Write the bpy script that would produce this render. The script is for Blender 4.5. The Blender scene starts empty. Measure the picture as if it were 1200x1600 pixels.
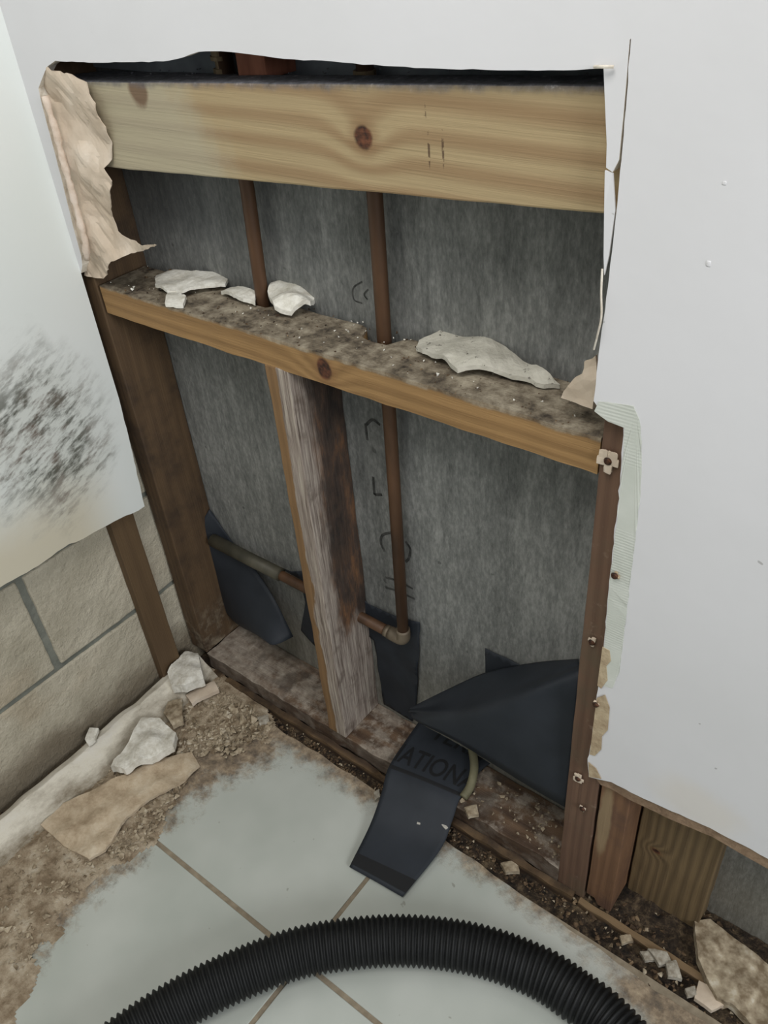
import bpy, bmesh, math, random
from mathutils import Vector, Matrix, noise as NZ
random.seed(7)
SC = bpy.context.scene
COL = SC.collection
# ---------------------------------------------------------------- camera
CAM = Vector((.8332, -.6091, 1.1907)); FPX = 1319.5; ROT = (.9129, .0724, .6583)
cd = bpy.data.cameras.new('camera'); cam = bpy.data.objects.new('camera', cd); COL.objects.link(cam)
cam.location = CAM; cam.rotation_euler = ROT
cd.sensor_fit = 'VERTICAL'; cd.sensor_height = 32.0; cd.lens = FPX / 1600 * 32.0
cd.clip_start = .02; cd.clip_end = 50
SC.camera = cam
# ---------------------------------------------------------------- world, lamps, exposure
w = bpy.data.worlds.new('room_light'); SC.world = w; w.use_nodes = True
w.node_tree.nodes['Background'].inputs[0].default_value = (.88, .95, 1, 1)
w.node_tree.nodes['Background'].inputs[1].default_value = .27
def area(name, loc, target, size, power, col):
    l = bpy.data.lights.new(name, 'AREA'); l.shape = 'DISK'; l.size = size; l.energy = power; l.color = col
    o = bpy.data.objects.new(name, l); COL.objects.link(o); o.location = loc
    o.rotation_euler = (Vector(target) - Vector(loc)).to_track_quat('-Z', 'Y').to_euler(); return o
area('ceiling_lamp', (.65, -.85, 2.2), (.3, -.1, .6), .8, 15, (1, .975, .95))
area('left_wall_fill', (3.0, -.95, 1.75), (-.18, -.2, .8), 1.2, 42, (.95, .97, 1))  # unseen soft light added at the right to brighten the left wall
SC.view_settings.view_transform = 'Standard'; SC.view_settings.look = 'None'
SC.view_settings.exposure = 0; SC.view_settings.gamma = 1; SC.view_settings.use_curve_mapping = False

# ---------------------------------------------------------------- helpers
_R = __import__('mathutils').Euler(ROT, 'XYZ').to_matrix()
def U(px, py, ax, val):
    d = _R @ Vector(((px - 600) / FPX, -(py - 800) / FPX, -1)); i = 'XYZ'.index(ax)
    return CAM + d * ((val - CAM[i]) / d[i])
def n3(p, s=1.0, seed=0): return NZ.noise(Vector(p) * s + Vector((seed * 7.13, seed * 3.7, seed * 1.9)))
def lerp(a, b, t): return a + (b - a) * t
def tag(o, label=None, cat=None, group=None, kind=None):
    if label: o['label'] = label
    if cat: o['category'] = cat
    if group: o['group'] = group
    if kind: o['kind'] = kind
    return o
def link(name, bm, mats, parent=None, loc=(0, 0, 0), smooth=False, bevel=0):
    """mesh verts are given in world space; the origin is moved to loc"""
    me = bpy.data.meshes.new(name); loc = Vector(loc)
    bmesh.ops.translate(bm, verts=bm.verts, vec=-loc)
    bmesh.ops.recalc_face_normals(bm, faces=bm.faces)
    for f in bm.faces: f.smooth = smooth
    bm.to_mesh(me); bm.free()
    for m in (mats if isinstance(mats, (list, tuple)) else [mats]): me.materials.append(m)
    o = bpy.data.objects.new(name, me); COL.objects.link(o)
    if parent: o.parent = parent; o.location = loc - Vector(parent.location)
    else: o.location = loc
    if bevel:
        b = o.modifiers.new('bevel', 'BEVEL'); b.width = bevel; b.segments = 2; b.limit_method = 'ANGLE'; b.angle_limit = math.radians(50)
    return o
def empty(name, loc, **k):
    o = bpy.data.objects.new(name, None); COL.objects.link(o); o.location = loc; o.empty_display_size = .02; return tag(o, **k)
def hexa(c, n=(2, 2, 2), amp=0.0, seed=0, scale=30):
    """c: 8 corners (x0y0z0,x1y0z0,x1y1z0,x0y1z0, same at z1); subdivided shell"""
    bm = bmesh.new(); c = [Vector(p) for p in c]
    def P(u, v, t):
        b = lerp(lerp(c[0], c[1], u), lerp(c[3], c[2], u), v); d = lerp(lerp(c[4], c[5], u), lerp(c[7], c[6], u), v)
        return lerp(b, d, t)
    key = {}
    def V(i, j, k):
        q = (i, j, k)
        if q not in key:
            p = P(i / n[0], j / n[1], k / n[2])
            if amp: p = p + NZ.noise_vector(p * scale + Vector((seed, 0, 0))) * amp
            key[q] = bm.verts.new(p)
        return key[q]
    for a, b, cc in ((0, 1, 2), (1, 2, 0), (2, 0, 1)):
        for side in (0, n[cc]):
            for i in range(n[a]):
                for j in range(n[b]):
                    def G(x, y):
                        q = [0, 0, 0]; q[a] = x; q[b] = y; q[cc] = side; return V(*q)
                    bm.faces.new((G(i, j), G(i + 1, j), G(i + 1, j + 1), G(i, j + 1)))
    return bm
def box(x0, x1, y0, y1, z0, z1, **k):
    return hexa([(x0, y0, z0), (x1, y0, z0), (x1, y1, z0), (x0, y1, z0), (x0, y0, z1), (x1, y0, z1), (x1, y1, z1), (x0, y1, z1)], **k)
def ragged(pts, step, amp, seed=0, closed=True):
    out = []; n = len(pts)
    for i in range(n if closed else n - 1):
        a = Vector(pts[i]); b = Vector(pts[(i + 1) % n]); L = (b - a).length; m = max(1, int(L / step))
        for k in range(m):
            p = lerp(a, b, k / m)
            if k: p = p + NZ.noise_vector(p * (1.2 / step) + Vector((seed, seed, 0))) * amp
            out.append(p)
    return out
def slab(pts, nrm, th, grid=0, fn=None, side_mat=0, back_mat=0):
    """polygon of 3D points, extruded by th along -nrm; optional grid cuts and displacement fn(p)->offset vector"""
    bm = bmesh.new(); nrm = Vector(nrm).normalized()
    vs = [bm.verts.new(p) for p in pts]
    f = bm.faces.new(vs); f.normal_update()
    if f.normal.dot(nrm) < 0: f.normal_flip()
    if grid:
        t = nrm.orthogonal().normalized(); s = nrm.cross(t)
        for ax in (t, s):
            ds = [v.co.dot(ax) for v in bm.verts]; a, b = min(ds), max(ds); k = a + grid
            while k < b:
                bmesh.ops.bisect_plane(bm, geom=bm.verts[:] + bm.edges[:] + bm.faces[:], plane_co=ax * k, plane_no=ax, dist=1e-6); k += grid
    bmesh.ops.triangulate(bm, faces=bm.faces[:], ngon_method='EAR_CLIP')
    front = bm.faces[:]
    if fn:
        for v in bm.verts: v.co = v.co + fn(v.co)
    if th:
        r = bmesh.ops.duplicate(bm, geom=front); back = [g for g in r['geom'] if isinstance(g, bmesh.types.BMFace)]
        vm = {}
        for a, b in r['vert_map'].items():
            vm[a] = b
        fv = set(v for f in front for v in f.verts)
        for v in fv: vm[v].co = v.co - nrm * th
        be = [e for e in set(e for f in front for e in f.edges) if sum(1 for lf in e.link_faces) == 1]
        for f in back: f.normal_flip(); f.material_index = back_mat
        for e in be:
            a, b = e.verts
            try:
                q = bm.faces.new((a, b, vm[b], vm[a])); q.material_index = side_mat
            except ValueError: pass
    return bm
def tube(path, rad, seg=14, cap=True):
    bm = bmesh.new(); rings = []; path = [Vector(p) for p in path]; up = None
    for i, p in enumerate(path):
        t = (path[min(i + 1, len(path) - 1)] - path[max(i - 1, 0)]).normalized()
        if up is None: up = t.orthogonal().normalized()
        up = (up - t * up.dot(t)).normalized(); s = t.cross(up); r = rad(i) if callable(rad) else rad
        rings.append([bm.verts.new(p + (up * math.cos(k * 2 * math.pi / seg) + s * math.sin(k * 2 * math.pi / seg)) * r) for k in range(seg)])
    for a, b in zip(rings, rings[1:]):
        for k in range(seg): bm.faces.new((a[k], a[(k + 1) % seg], b[(k + 1) % seg], b[k]))
    if cap: bm.faces.new(rings[0][::-1]); bm.faces.new(rings[-1])
    return bm
def lump(c, size, seed=0, sub=2, rz=0, jag=.35):
    bm = bmesh.new(); bmesh.ops.create_icosphere(bm, subdivisions=sub, radius=1)
    for v in bm.verts:
        p = v.co.copy(); p = p * (1 + jag * n3(p, 1.3, seed) + jag * .35 * n3(p, 4, seed))
        for ax in range(3):
            m = .55 + .2 * ((seed * 13 + ax * 7) % 5) / 5; p[ax] = max(-m, min(m, p[ax]))
        v.co = p
    bmesh.ops.scale(bm, vec=size, verts=bm.verts); bmesh.ops.rotate(bm, matrix=Matrix.Rotation(rz, 3, 'Z'), verts=bm.verts)
    bmesh.ops.translate(bm, vec=c, verts=bm.verts); return bm
def catmull(P, n=8):
    P = [Vector(p) for p in P]; Q = [2 * P[0] - P[1]] + P + [2 * P[-1] - P[-2]]; out = []
    for i in range(1, len(Q) - 2):
        a, b, c, d = Q[i - 1:i + 3]
        for k in range(n):
            t = k / n
            out.append(.5 * ((2 * b) + (c - a) * t + (2 * a - 5 * b + 4 * c - d) * t * t + (3 * b - a - 3 * c + d) * t ** 3))
    return out + [P[-1]]
def join(bms):
    out = bmesh.new()
    for b in bms:
        me = bpy.data.meshes.new('tmp'); b.to_mesh(me); b.free(); out.from_mesh(me); bpy.data.meshes.remove(me)
    return out

# ---------------------------------------------------------------- material builder
class Mat:
    def __init__(s, name):
        s.m = bpy.data.materials.new(name); s.m.use_nodes = True; s.t = s.m.node_tree; s.b = s.t.nodes['Principled BSDF']
        s.tc = s.t.nodes.new('ShaderNodeTexCoord'); s.obj = s.tc.outputs['Object']
        sp = s.t.nodes.new('ShaderNodeSeparateXYZ'); s.t.links.new(s.obj, sp.inputs[0]); s.x, s.y, s.z = sp.outputs
        g = s.t.nodes.new('ShaderNodeNewGeometry'); q = s.t.nodes.new('ShaderNodeSeparateXYZ'); s.t.links.new(g.outputs['True Normal'], q.inputs[0]); s.nx, s.ny, s.nz = q.outputs
    def put(s, inp, v):
        if isinstance(v, bpy.types.NodeSocket): s.t.links.new(v, inp)
        elif isinstance(v, (tuple, list)) and len(v) == 3 and inp.type == 'RGBA': inp.default_value = (*v, 1)
        else: inp.default_value = v
    def op(s, o, a, b=0.0, c=0.0, clamp=False):
        n = s.t.nodes.new('ShaderNodeMath'); n.operation = o; n.use_clamp = clamp
        for i, v in enumerate((a, b, c)): s.put(n.inputs[i], v)
        return n.outputs[0]
    def add(s, a, b): return s.op('ADD', a, b)
    def sub(s, a, b): return s.op('SUBTRACT', a, b)
    def mul(s, a, b): return s.op('MULTIPLY', a, b)
    def step(s, v, a, b):
        n = s.t.nodes.new('ShaderNodeMapRange'); n.interpolation_type = 'SMOOTHSTEP'
        s.put(n.inputs[0], v); n.inputs[1].default_value = a; n.inputs[2].default_value = b; return n.outputs[0]
    def vec(s, x, y, z):
        n = s.t.nodes.new('ShaderNodeCombineXYZ')
        for i, v in enumerate((x, y, z)): s.put(n.inputs[i], v)
        return n.outputs[0]
    def scaled(s, sc, v=None, rot=(0, 0, 0), loc=(0, 0, 0)):
        n = s.t.nodes.new('ShaderNodeMapping'); s.put(n.inputs[0], v or s.obj); n.inputs[1].default_value = loc; n.inputs[2].default_value = rot; n.inputs[3].default_value = sc; return n.outputs[0]
    def noise(s, scale, v=None, detail=4, rough=.55, dist=0.0):
        n = s.t.nodes.new('ShaderNodeTexNoise'); s.put(n.inputs['Vector'], v or s.obj); n.inputs['Scale'].default_value = scale
        n.inputs['Detail'].default_value = detail; n.inputs['Roughness'].default_value = rough; n.inputs['Distortion'].default_value = dist; return n.outputs['Fac']
    def ramp(s, f, stops):
        n = s.t.nodes.new('ShaderNodeValToRGB'); s.put(n.inputs[0], f); e = n.color_ramp.elements
        while len(e) < len(stops): e.new(.5)
        for k, (p, c) in zip(e, stops): k.position = p; k.color = (*c, 1) if not isinstance(c, (int, float)) else (c, c, c, 1)
        return n.outputs[0]
    def mix(s, f, a, b, mode='MIX'):
        n = s.t.nodes.new('ShaderNodeMix'); n.data_type = 'RGBA'; n.blend_type = mode; s.put(n.inputs[0], f); s.put(n.inputs[6], a); s.put(n.inputs[7], b); return n.outputs[2]
    def spot(s, p, r, soft=.5):
        """1 inside an ellipsoid of radii r around local point p"""
        n = s.t.nodes.new('ShaderNodeVectorMath'); n.operation = 'SUBTRACT'; s.put(n.inputs[0], s.obj); n.inputs[1].default_value = p
        k = s.t.nodes.new('ShaderNodeVectorMath'); k.operation = 'DIVIDE'; s.t.links.new(n.outputs[0], k.inputs[0]); k.inputs[1].default_value = r
        l = s.t.nodes.new('ShaderNodeVectorMath'); l.operation = 'LENGTH'; s.t.links.new(k.outputs[0], l.inputs[0])
        return l.outputs['Value']
    def done(s, col, rough=.8, metal=0.0, h=None, dist=.002, strength=.6, spec=.4):
        s.put(s.b.inputs['Base Color'], col); s.put(s.b.inputs['Roughness'], rough); s.put(s.b.inputs['Metallic'], metal)
        s.b.inputs['Specular IOR Level'].default_value = spec
        if h is not None:
            n = s.t.nodes.new('ShaderNodeBump'); n.inputs['Strength'].default_value = strength; n.inputs['Distance'].default_value = dist
            s.put(n.inputs['Height'], h); s.t.links.new(n.outputs[0], s.b.inputs['Normal'])
        return s.m
def rgb(r, g, b):
    f = lambda c: (c / 255 / 12.92) if c <= 10 else ((c / 255 + .055) / 1.055) ** 2.4
    return (f(r), f(g), f(b))

def m_paint():
    m = Mat('white_wall_paint'); n = m.noise(3); f = m.noise(120, detail=3)
    c = m.ramp(n, [(.3, rgb(214, 213, 213)), (.7, rgb(221, 220, 221))])
    # faint yellow water stains low down on the right
    a = U(1090, 1260, 'Y', -.013); st = m.sub(1.0, m.step(m.add(m.spot(a, (.06, .1, .045)), m.mul(m.noise(18), .8)), .7, 1.5))
    c = m.mix(m.mul(st, .22), c, rgb(214, 196, 160))
    sp = m.step(m.noise(75, detail=1), .77, .79); c = m.mix(m.mul(sp, .5), c, rgb(120, 116, 110))
    return m.done(c, .55, h=m.add(m.mul(f, .25), m.noise(22, detail=2)), dist=.0012, strength=.35)
def m_paint_mould():
    m = Mat('mouldy_wall_paint'); n = m.noise(3)
    c = m.ramp(n, [(.3, rgb(220, 225, 220)), (.7, rgb(228, 230, 226))])
    # yellowed lower part
    low = m.mul(m.step(m.add(m.mul(m.z, -1), m.mul(m.noise(7), .12)), -.50, -.38), m.step(m.mul(m.y, -1), .04, .15))
    c = m.mix(m.mul(low, .7), c, rgb(196, 182, 150))
    k = U(62, 690, 'X', -.18)
    ell = m.spot(k, (1, .12, .135)); edge = m.sub(1.0, m.step(m.add(ell, m.mul(m.noise(14, detail=5), 1.1)), .95, 1.75))
    v = m.scaled((1, .33, 1), m.scaled((1, 1, 1), rot=(math.radians(-22), 0, 0)))
    streak = m.noise(120, v, detail=5, rough=.65); big = m.noise(24, v, detail=4, rough=.6)
    msk = m.mul(edge, m.step(m.add(m.mul(streak, .75), m.mul(big, .55)), .555, .78))
    hue = m.mix(m.step(m.noise(16), .42, .6), rgb(84, 84, 74), rgb(112, 100, 90))
    c = m.mix(m.mul(edge, .35), c, rgb(172, 174, 160)); c = m.mix(msk, c, hue)
    return m.done(c, .6, h=m.add(m.mul(m.noise(110), .3), m.mul(msk, .8)), dist=.001, strength=.4)
def m_core(name='gypsum_core', a=(222, 215, 202), b=(188, 176, 158)):
    m = Mat(name); n = m.noise(60, detail=6, rough=.7)
    return m.done(m.ramp(n, [(.32, rgb(*b)), (.6, rgb(*a))]), .95, h=m.noise(140, detail=4), dist=.002)
def m_wood(name, dark, light, axis='X', knots=(), grime=None, grime_amt=.0, gscale=1.0, contrast=1.0, rough=.75, streak=.25, extra=None):
    """grain along axis; dark/light are 0-255 colours; knots: local points"""
    m = Mat(name)
    st = {'X': (.09, 1, 1), 'Y': (1, .09, 1), 'Z': (1, 1, .09)}[axis]
    v = m.scaled(st); across = {'X': m.z, 'Y': m.z, 'Z': m.x}[axis]; other = {'X': m.y, 'Y': m.x, 'Z': m.y}[axis]
    warp = m.mul(m.sub(m.noise(16 * gscale, v, detail=3, rough=.4), .5), .055)
    u = m.add(across, m.add(warp, m.mul(other, .6)))
    for k in knots:
        p, r = k; d = m.spot(p, r)
        e = m.op('POWER', 2.718, m.mul(m.mul(d, d), -.12)); u = m.add(u, m.mul(e, .02))
    ring = m.op('SINE', m.mul(u, 420 * gscale)); ring = m.add(m.mul(ring, .5), .5)
    fine = m.noise(420, m.scaled(tuple(.25 if q < 1 else 1 for q in st), v) , detail=2)
    f = m.add(m.mul(ring, .55 * contrast), m.add(m.mul(fine, streak), m.mul(m.noise(14, v), .35)))
    c = m.ramp(f, [(.25, rgb(*light)), (.95, rgb(*dark))])
    h = m.add(m.mul(ring, .4), fine)
    for k in knots:
        p, r = k; d = m.add(m.spot(p, r), m.mul(m.noise(60), .5))
        halo = m.sub(1.0, m.step(d, 1.0, 2.3)); c = m.mix(m.mul(halo, .45), c, rgb(120, 84, 52))
        inn = m.sub(1.0, m.step(d, .95, 1.3)); c = m.mix(inn, c, m.ramp(m.noise(160, detail=3), [(.35, rgb(44, 26, 18)), (.7, rgb(110, 66, 42))]))
    if grime:
        g = m.step(m.add(m.noise(11, detail=6, rough=.65), grime_amt), .42, .68); c = m.mix(m.mul(g, .85), c, rgb(*grime))
    if extra: c, h = extra(m, c, h)
    return m.done(c, rough, h=h, dist=.0012, strength=.5)

# ---------------------------------------------------------------- STRUCTURE
PAINT = m_paint(); MOULDPAINT = m_paint_mould(); CORE = m_core(); BROWNPAPER = m_core('brown_gypsum_paper', (188, 170, 140), (156, 134, 106))
Yd = -.013
W = lambda px, py: U(px, py, 'Y', Yd)
XR, ZT = 2.0, 2.4
hole_left = [W(130, 428), W(127, 400), W(112, 345), W(95, 275), W(78, 210), W(66, 165), W(60, 138), W(70, 112), W(78, 95)]
hole_top = [W(78, 95), W(140, 98), W(200, 97), W(255, 96), W(285, 90), W(310, 81), W(345, 80), W(400, 86), W(445, 92), W(520, 96), W(600, 103), W(700, 108), W(800, 110), W(880, 110), W(943, 107)]
slit_l = [W(946, 180), W(948, 225), W(947, 262), W(957, 269), W(967, 250), W(975, 170), W(984, 62)]
slit_r = [W(986, 60), W(978, 170), W(971, 250), W(962, 340), W(952, 430), W(943, 500), W(936, 548), W(931, 600), W(926, 640)]
right_edge = [W(926, 640), W(948, 656), W(974, 666), W(971, 720), W(965, 790), W(957, 860), W(950, 930), W(944, 1000), W(936, 1060), W(930, 1110), W(924, 1160), W(918, 1192), W(920, 1214)]
bottom_edge = [W(920, 1214), W(955, 1222), W(985, 1238), W(1050, 1268), W(1110, 1294), W(1160, 1320), W(1200, 1342)]
zb_ = bottom_edge[-1].z
out = ([Vector((-.18, Yd, hole_left[0].z)), Vector((-.18, Yd, ZT)), Vector((XR, Yd, ZT)), Vector((XR, Yd, zb_ + .01))]
       + ragged(bottom_edge[::-1], .008, .0022, 3, False)[1:] + ragged([bottom_edge[0]] + right_edge[::-1][1:], .008, .0016, 5, False)
       + ragged(slit_r[::-1], .008, .0008, 9, False)[1:] + slit_r[:1] + slit_l[::-1] + ragged(hole_top[::-1], .01, .0008, 11, False) + ragged(hole_left[::-1], .01, .001, 13, False)[1:])
pts = [Vector((p.x, Yd, p.z)) for p in out]
wall = link('wall_back', slab(pts, (0, -1, 0), .0125, side_mat=1, back_mat=1), [PAINT, CORE])
tag(wall, 'white painted drywall around the large cut-out opening', 'wall', kind='structure')

# exposed joint compound + tape band right of the opening
def tape_mat():
    m = Mat('joint_compound_tape'); wv = m.mul(m.op('SINE', m.mul(m.z, 1900)), 1.0)
    c = m.ramp(m.noise(20, detail=5), [(.3, rgb(192, 196, 185)), (.7, rgb(208, 210, 201))]); hm = m.step(m.noise(14), .45, .6)
    c = m.mix(m.mul(m.mul(m.step(wv, .2, .8), hm), .12), c, rgb(170, 170, 158))
    return m.done(c, .85, h=m.mul(wv, hm), dist=.0005, strength=.2)
TAPE = tape_mat()
tp = [W(929, 642), W(936, 627), W(962, 630), W(990, 634), W(999, 655), W(1003, 690), W(1001, 770), W(992, 850), W(986, 900), W(976, 985), W(968, 1050), W(957, 1075), W(940, 1070), W(945, 1005), W(951, 930), W(959, 860), W(967, 790), W(973, 720), W(976, 668), W(950, 658)]
link('joint_tape', slab([p + Vector((0, -.0006, 0)) for p in ragged(tp, .006, .001, 2)], (0, -1, 0), .0005), TAPE, wall)
tg = [[(942, 1010), (953, 1016), (955, 1032), (948, 1040), (950, 1062), (940, 1075), (934, 1070)], [(933, 1090), (946, 1085), (953, 1105), (950, 1140), (941, 1150), (940, 1170), (930, 1180), (922, 1178)], [(920, 1190), (932, 1200), (940, 1216), (921, 1213)]]
for t in tg:
    link('torn_paper_patch', slab([W(*q) + Vector((0, -.0012, 0)) for q in t], (0, -1, 0), .0007), BROWNPAPER, wall)
# broken bottom edge: crumbling core and brown paper that hangs just below the paint
be = ragged([W(922, 1213), W(985, 1236), W(1050, 1266), W(1110, 1293), W(1200, 1342), W(1320, 1400)], .008, .001, 4, False)
lo = ragged([W(1320, 1420), W(1200, 1364), W(1110, 1312), W(1050, 1287), W(985, 1256), W(950, 1236), W(922, 1226)], .009, .0016, 8, False)
link('broken_edge', slab([Vector((p.x, -.0085, p.z)) for p in be + lo], (0, -1, 0), .008), m_core('torn_brown_edge', (146, 122, 98), (108, 86, 66)), wall)
# little sliver of loose paper at the right cut
link('loose_strip', slab([W(946, 266) + Vector((0, -.001, 0)), W(957, 271), W(961, 330), W(951, 400) , W(944, 430), W(943, 400), W(944, 325)], (0, -1, 0), .002), PAINT, wall)
link('paper_thread', tube(catmull([W(941, 420) , W(943, 455) + Vector((0, -.004, 0)), W(945, 490) + Vector((0, -.006, 0)), W(938, 520) + Vector((0, -.005, 0)), W(928, 546)], 5), .0009, 6), CORE, wall)
link('paper_fray', tube(catmull([W(930, 104) + Vector((0, -.001, 0)), W(945, 102) + Vector((0, -.005, 0)), W(962, 103) + Vector((0, -.003, 0))], 5), .0012, 6), CORE, wall)
# small bumps in the paint
for i, (px, py, s) in enumerate([(1107, 412, .003), (1132, 286, .002)]):
    p = W(px, py); link('paint_bump', lump((p.x, Yd, p.z), (s, .0006, s), i, 2), PAINT, wall, smooth=True)

# left wall drywall
XL = -.18
L = lambda px, py: U(px, py, 'X', XL)
lb = [L(226, 791), L(205, 803), L(178, 815), L(130, 842), L(108, 850), L(60, 884), L(0, 918)]
le = [L(226, 791), L(205, 700), L(180, 600), L(155, 520), L(130, 430)]
o_ = [Vector((XL, -.0130, ZT)), Vector((XL, -2, ZT)), Vector((XL, -2, lb[-1].z + .01))] + ragged(lb[::-1], .01, .0025, 3, False) + ragged(le, .012, .0012, 6, False) + [Vector((XL, -.0130, le[-1].z + .01))]
wl = link('wall_left', slab([Vector((XL, min(p.y, -.0130), p.z)) for p in o_], (1, 0, 0), .0125, side_mat=1, back_mat=1), [MOULDPAINT, CORE])
tag(wl, 'white painted left wall with dark mould patch above its torn lower edge', 'wall', kind='structure')

# block wall
def m_block():
    m = Mat('concrete_block'); n = m.noise(9, detail=6, rough=.65)
    c = m.ramp(n, [(.3, rgb(172, 164, 144)), (.7, rgb(204, 196, 176))])
    lowst = m.step(m.add(m.mul(m.z, -1), m.mul(m.noise(10, detail=5), .14)), -.045, .03)
    c = m.mix(m.mul(lowst, .75), c, rgb(96, 82, 62)); c = m.mix(m.mul(m.step(m.noise(5), .55, .7), .3), c, rgb(170, 148, 118))
    return m.done(c, .95, h=m.add(m.noise(130, detail=5, rough=.7), m.noise(50, detail=3)), dist=.005, strength=.9)
BLOCK = m_block(); m = Mat('grey_mortar'); MORTAR = m.done(m.ramp(m.noise(40, detail=5), [(.3, rgb(104, 106, 98)), (.7, rgb(128, 130, 120))]), .95, h=m.noise(120), dist=.003)
bw = link('wall_side', box(-.40, -.216, -2, .1, -.012, 2.4), MORTAR)
tag(bw, 'beige concrete block wall exposed below the left drywall', 'wall', kind='structure')
for c, z in enumerate((-.012, .195, .395, .595)):
    z1 = (.185, .385, .585, .785)[c]; y = .0985 - (.0 if c % 2 else .2) + .048 - .19
    off = -.246 if c % 2 else -.446
    for k in range(-1, 4):
        a = off - .4 * k + .4; y1 = min(a - .001, .098); y0 = a - .389
        if y0 > .05 or y0 < -1.6: continue
        link('block', box(-.30, -.212, y0, y1, z, z1, n=(1, 20, 12), amp=.0012, seed=c * 5 + k, scale=60), BLOCK, bw, bevel=.003)

# cement board at the back of the stud bays
def m_board():
    m = Mat('cement_board'); s = m.noise(60, m.scaled((1, 1, .12)), detail=5, rough=.7); g = m.noise(240, m.scaled((1, 1, .35)), detail=3, rough=.7); b = m.noise(7, detail=5)
    f = m.add(m.mul(s, .40), m.add(m.mul(g, .45), m.mul(b, .22)))
    c = m.ramp(f, [(.36, rgb(86, 87, 84)), (.52, rgb(118, 119, 115)), (.70, rgb(154, 154, 149))])
    c = m.mix(m.mul(m.sub(1, m.step(m.z, .02, .28)), .4), c, rgb(128, 118, 96))
    c = m.mix(m.mul(m.step(m.add(m.mul(m.x, -1), m.mul(m.noise(6), .2)), -.12, .12), m.mul(m.step(m.z, .75, .85), .45)), c, rgb(84, 86, 88))  # shade painted into the upper left of the board
    sp = m.step(m.noise(34, detail=2), .70, .74); c = m.mix(m.mul(sp, .5), c, rgb(50, 50, 48))
    return m.done(c, .9, h=m.add(s, g), dist=.0012, strength=.5)
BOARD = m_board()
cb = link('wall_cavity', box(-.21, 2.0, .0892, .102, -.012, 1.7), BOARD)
tag(cb, 'grey cement board at the back of the stud bays', 'wall', kind='structure')
m = Mat('faded_stencil_ink'); INK = m.done(m.ramp(m.noise(80), [(.35, rgb(46, 46, 44)), (.7, rgb(92, 92, 88))]), .9)
def glyph(strokes, wd=.0032):
    bms = []
    for st in strokes:
        P = [U(x, y, 'Y', .0888) for x, y in st]; P = catmull(P, 5) if len(P) > 2 else P
        bm = bmesh.new(); prev = None
        for i, p in enumerate(P):
            t = (P[min(i + 1, len(P) - 1)] - P[max(0, i - 1)]).normalized(); nn = Vector((-t.z, 0, t.x)) * wd / 2
            a, b = bm.verts.new(p + nn), bm.verts.new(p - nn)
            if prev: bm.faces.new((prev[0], a, b, prev[1]))
            prev = (a, b)
        bms.append(bm)
    return join(bms)
for nm, st in (('stencil_letter', [[(574, 688), (571, 662)], [(572, 664), (582, 656), (594, 664)]]), ('stencil_letter', [[(583, 745), (585, 773)], [(585, 773), (597, 773)]]),
               ('stencil_letter', [[(612, 832), (598, 836), (595, 848), (601, 862)], [(634, 846), (641, 858), (639, 872), (634, 878)]]), ('stencil_letter', [[(602, 902), (622, 908), (645, 920)], [(603, 918), (622, 924), (648, 936)]])):
    link(nm, glyph(st, .0042), INK, cb)
link('stencil_ring', glyph([[(566, 440), (552, 450), (553, 468), (566, 474)], [(575, 452), (569, 460), (574, 468)]], .002), INK, cb)

# floor: slab + tiles
m = Mat('slab_dirt'); DIRT = m.done(m.ramp(m.noise(60, detail=7, rough=.75), [(.36, rgb(26, 21, 16)), (.5, rgb(62, 50, 38)), (.66, rgb(120, 102, 78))]), .95, h=m.noise(160, detail=6, rough=.75), dist=.006, strength=1)
def m_tile():
    m = Mat('glazed_floor_tile'); c = m.ramp(m.noise(5, detail=3), [(.3, rgb(168, 173, 164)), (.7, rgb(190, 193, 185))])
    nz = m.noise(22, detail=7, rough=.72)
    # grime creeping in from the left wall and from the torn wall line
    gl = m.step(m.add(m.mul(m.x, -1), m.mul(m.sub(nz, .5), .19)), -.05, -.0)
    wob = m.add(m.y, m.mul(m.sub(nz, .5), .10)); gb = m.step(wob, -.075, -.035)
    k1 = m.add(m.spot((-.02, -.08, 0), (.10, .09, 1)), m.mul(m.sub(nz, .5), 1.6)); k1 = m.sub(1.0, m.step(k1, .75, 1.25))
    k2 = m.add(m.spot((.82, -.06, 0), (.14, .05, 1)), m.mul(m.sub(nz, .5), 1.8)); k2 = m.sub(1.0, m.step(k2, .6, 1.35))
    g = m.op('MAXIMUM', m.op('MAXIMUM', gl, gb), m.op('MAXIMUM', k1, k2))
    dirt = m.ramp(m.noise(50, detail=6, rough=.7), [(.35, rgb(78, 62, 46)), (.5, rgb(128, 108, 84)), (.68, rgb(172, 152, 124))])
    c = m.mix(m.mul(g, .9), c, dirt)
    sp = m.step(m.noise(48, detail=2), .72, .75); c = m.mix(m.mul(sp, .45), c, rgb(110, 104, 92))
    return m.done(c, m.add(.28, m.mul(g, .55)), h=m.mul(m.noise(90, detail=5), g), dist=.004, strength=.6, spec=.45)
TILE = m_tile(); m = Mat('brown_grout'); GROUT = m.done(m.ramp(m.noise(70, detail=5), [(.3, rgb(120, 108, 90)), (.7, rgb(150, 138, 118))]), .9)
fl = link('floor', box(-.4, 2.5, -2.2, .10, -.06, -.0125), DIRT)
tag(fl, 'light grey glazed floor tiles with brown grout lines', 'floor', kind='structure')
link('grout', box(-.212, 2.4, -2.1, -.045, -.0124, -.0015), GROUT, fl)
def edgeY(x): return lerp(-.031, -.056, max(0, min(1, (x - .25) / .5))) + .004 * n3((x, 0, 0), 25) + (.02 * max(0, (.02 - x)) if x < .02 else 0)
S = .52; gx, gy, gw = .3425, -.302, .0035
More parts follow.
